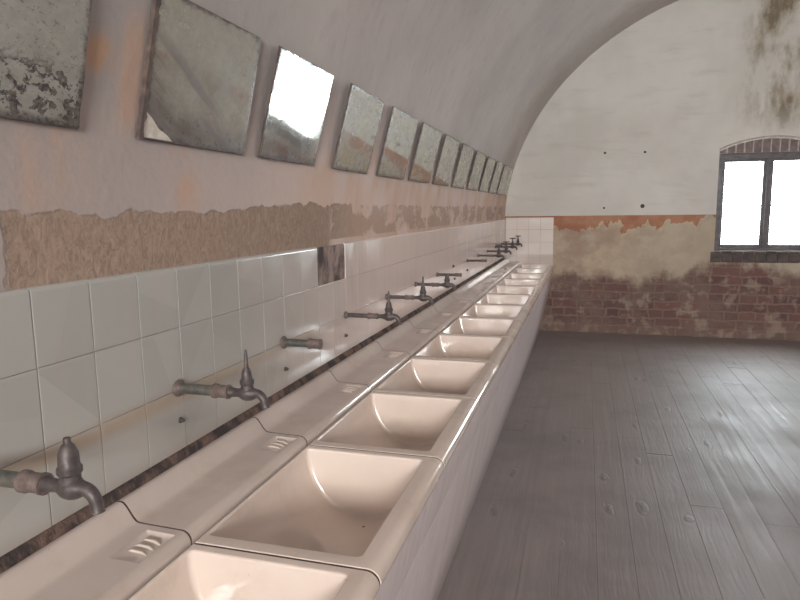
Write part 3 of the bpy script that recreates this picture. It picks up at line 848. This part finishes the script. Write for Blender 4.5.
# ------------------------------------------------------------------ windows
def window(name, x0, x1, z0, z1, y, sgn, mats, arched_top=0.0):
    """two-leaf casement set in the opening; sgn = +1 when the outside lies towards +y"""
    root = empty(name, ((x0+x1)/2, y, z0)); struct(root)
    cx = (x0+x1)/2; w = x1-x0; h = z1-z0; d = 0.06
    def bx(mb, a, b, c, e, t0=0.0, t1=d):
        ya, yb = (t0*sgn, t1*sgn)
        mb.bbox((a, min(ya, yb), c), (b, max(ya, yb), e), 0.004)
    mb = MB(); f = 0.05
    bx(mb, -w/2, -w/2+f, 0, h); bx(mb, w/2-f, w/2, 0, h); bx(mb, -w/2+f, w/2-f, h-f-0.02, h); bx(mb, -w/2+f, w/2-f, 0, f*0.7)
    bx(mb, -0.022, 0.022, f*0.7, h-f-0.02, -0.012, d)
    mb.build('window_frame', mats, root, smooth=30)
    for s in (-1, 1):
        a, b = (-w/2+f+0.001, -0.0225) if s < 0 else (0.0225, w/2-f-0.001)
        c, e = f*0.7+0.001, h-f-0.021
        st = 0.028
        mb = MB()
        bx(mb, a, a+st, c, e, 0.008, 0.052); bx(mb, b-st, b, c, e, 0.008, 0.052)
        bx(mb, a+st, b-st, c, c+0.034, 0.008, 0.052); bx(mb, a+st, b-st, e-0.03, e, 0.008, 0.052)
        zm = c + (e-c)*0.475
        bx(mb, a+st, b-st, zm-0.007, zm+0.007, 0.016, 0.048)
        cs = mb.build('window_casement', mats, root, smooth=30)
        mb = MB(); mb.box((a+st-0.004, min(0.03*sgn, 0.034*sgn), c+0.03), (b-st+0.004, max(0.03*sgn, 0.034*sgn), e-0.026))
        mb.build('window_pane', GLASS, cs, smooth=0)
        xh = a-0.004 if s < 0 else b+0.004
        mb = MB()
        for zz in (c+0.12, c+(e-c)*0.78):
            mb.tube([(xh, -0.006*sgn, zz-0.03), (xh, -0.006*sgn, zz+0.03)], 0.009, n=8)
        mb.build('window_hinge', FRAME, cs, smooth=30)
    return root
YW = YE + 0.10
window('window_1', WX0+0.012, WX1-0.012, WZ0+0.004, 2.2045, YW, 1, FRAME)
window('window_2', 1.012, 3.188, 1.955, 3.28, YN-0.10, -1, FRAME)

def soffit_fill(name, op, zflat, y, sgn, n, lab):
    """brick infill between the straight window head and the segmental arch"""
    mb = MB()
    arc = op[2:]; x0, x1 = op[0][0], op[1][0]
    def ztop(x):
        for (xa, za), (xb, zb2) in zip(arc[:-1], arc[1:]):
            if xb <= x <= xa: return zb2 + (za-zb2)*(x-xb)/(xa-xb)
        return arc[0][1]
    w = (x1-x0)/n
    for i in range(n):
        a, b = x0+i*w+0.011, x0+(i+1)*w-0.011
        if i == 0: a = x0+0.004
        if i == n-1: b = x1-0.004
        za, zb2 = ztop(a)-0.006, ztop(b)-0.006
        ya, yb = y + sgn*0.06, y + sgn*0.16
        j = random.uniform(-0.006, 0.006)*sgn
        vs = [(a, ya+j, zflat+0.002), (b, ya+j, zflat+0.002), (b, ya+j, zb2), (a, ya+j, za), (a, yb, zflat+0.002), (b, yb, zflat+0.002), (b, yb, zb2), (a, yb, za)]
        mb.add(vs, [(0, 1, 2, 3), (7, 6, 5, 4), (0, 4, 5, 1), (1, 5, 6, 2), (2, 6, 7, 3), (3, 7, 4, 0)], 0)
    xs = [x0+0.002 + (x1-x0-0.004)*i/24 for i in range(25)]
    yy = y + sgn*0.075
    vs = [(x, yy, zflat) for x in xs] + [(x, yy, max(zflat+0.001, ztop(x)-0.001)) for x in xs]
    vs += [(x, y+sgn*0.165, zflat) for x in xs] + [(x, y+sgn*0.165, max(zflat+0.001, ztop(x)-0.001)) for x in xs]
    N = 25
    fs = [(i, i+1, N+i+1, N+i) for i in range(24)] + [(2*N+i, 3*N+i, 3*N+i+1, 2*N+i+1) for i in range(24)]
    fs += [(i, 2*N+i, 2*N+i+1, i+1) for i in range(24)]
    mb.add(vs, fs, 1)
    return struct(mb.build(name, [BRICKM, MORTAR], smooth=0), lab, 'brickwork')
soffit_fill('trim_6', op_far, 2.205, YE, 1, 12, 'arched brick infill above the end wall window')
soffit_fill('trim_7', op_near, 3.285, YN, -1, 18, 'arched brick infill above the rear window')
# plastered lip following the arch
mb = MB()
arc = op_far[2:]
path = [(x, YE-0.004, z+0.008) for x, z in arc]
mb.tube(path, 0.016, n=8)
struct(mb.build('trim_8', MORTAR, smooth=50), 'pale plaster lip along the window arch', 'plaster lip')
# dark worn brick sill below the window
mb = MB()
nb = 10
for i in range(nb):
    a = WX0-0.04 + (WX1-WX0+0.08)*i/nb; b = WX0-0.04 + (WX1-WX0+0.08)*(i+1)/nb
    zt_ = WZ0 - 0.004 + random.uniform(-0.006, 0.003)
    j = random.uniform(0, 0.012)
    mb.add([(a+0.004, YE-0.03+j, 0.93), (b-0.004, YE-0.03+j, 0.93), (b-0.004, YE-0.045+j, zt_-0.035), (a+0.004, YE-0.045+j, zt_-0.035),
            (a+0.004, YE-0.0006, 0.92), (b-0.004, YE-0.0006, 0.92), (b-0.004, YE-0.0006, zt_), (a+0.004, YE-0.0006, zt_)],
           [(0, 1, 2, 3), (7, 6, 5, 4), (0, 4, 5, 1), (1, 5, 6, 2), (2, 6, 7, 3), (3, 7, 4, 0)])
mb.box((WX0+0.003, YE-0.028, WZ0-0.003), (WX1-0.003, YE+0.165, WZ0+0.003))
struct(mb.build('trim_9', SILLM, smooth=0), 'dark worn brick sill below the end wall window', 'window sill')

# ------------------------------------------------------------------ light
W = bpy.data.worlds.new('sky'); S.world = W; W.use_nodes = True
wt = W.node_tree; wt.nodes.clear()
bg = wt.nodes.new('ShaderNodeBackground'); wo = wt.nodes.new('ShaderNodeOutputWorld')
bg.inputs[0].default_value = (0.90, 0.96, 1.0, 1); bg.inputs[1].default_value = 11.0
wt.links.new(bg.outputs[0], wo.inputs[0])
def portal(name, loc, rot, sx, sy):
    l = bpy.data.lights.new(name, 'AREA'); l.shape = 'RECTANGLE'; l.size = sx; l.size_y = sy
    l.cycles.is_portal = True
    o = bpy.data.objects.new(name, l); o.location = loc; o.rotation_euler = rot; COL.objects.link(o)
portal('far_window_light', ((WX0+WX1)/2, YE+0.25, (WZ0+WZC)/2), (-PI/2, 0, 0), WX1-WX0, WZC-WZ0)
portal('near_window_light', (2.1, YN-0.25, 2.78), (PI/2, 0, 0), 2.2, 1.65)
l = bpy.data.lights.new('near_window_boost', 'AREA'); l.shape = 'RECTANGLE'; l.size = 2.2; l.size_y = 1.6; l.energy = 400; l.color = (1.0, 0.925, 0.905)  # added area lamp strengthening the daylight through the unseen near window
o = bpy.data.objects.new('near_window_boost', l); o.location = (2.1, YN-0.45, 2.85); o.rotation_euler = (PI/2, 0, 0); COL.objects.link(o)

# ------------------------------------------------------------------ camera
f_px = 632.9
cd = bpy.data.cameras.new('camera'); cam = bpy.data.objects.new('camera', cd); COL.objects.link(cam)
cd.sensor_fit = 'HORIZONTAL'; cd.sensor_width = 36.0; cd.lens = 36.0*f_px/800.0
yaw, pitch, roll = 0.2857, 0.1412, -0.0123
cy, sy, cp, sp = math.cos(yaw), math.sin(yaw), math.cos(pitch), math.sin(pitch)
Fw = Vector((-sy*cp, cy*cp, -sp)); Rt = Vector((cy, sy, 0)); Up = Rt.cross(Fw)
cr, sr = math.cos(roll), math.sin(roll)
R2 = Rt*cr + Up*sr; U2 = -Rt*sr + Up*cr
cam.matrix_world = Matrix(((R2.x, U2.x, -Fw.x, 1.0113), (R2.y, U2.y, -Fw.y, 0.0), (R2.z, U2.z, -Fw.z, 1.5891), (0, 0, 0, 1)))
cd.clip_start = 0.02; cd.clip_end = 200
S.camera = cam

S.cycles.max_bounces = 12; S.cycles.diffuse_bounces = 8; S.cycles.glossy_bounces = 6; S.cycles.transparent_max_bounces = 12
S.cycles.sample_clamp_indirect = 6.0
S.cycles.use_denoising = True
S.view_settings.view_transform = 'Standard'
S.view_settings.look = 'None'
S.view_settings.exposure = 1.28
S.view_settings.use_curve_mapping = True
cm = S.view_settings.curve_mapping
cm.black_level = (-0.010, -0.0085, -0.009)
cm.update()
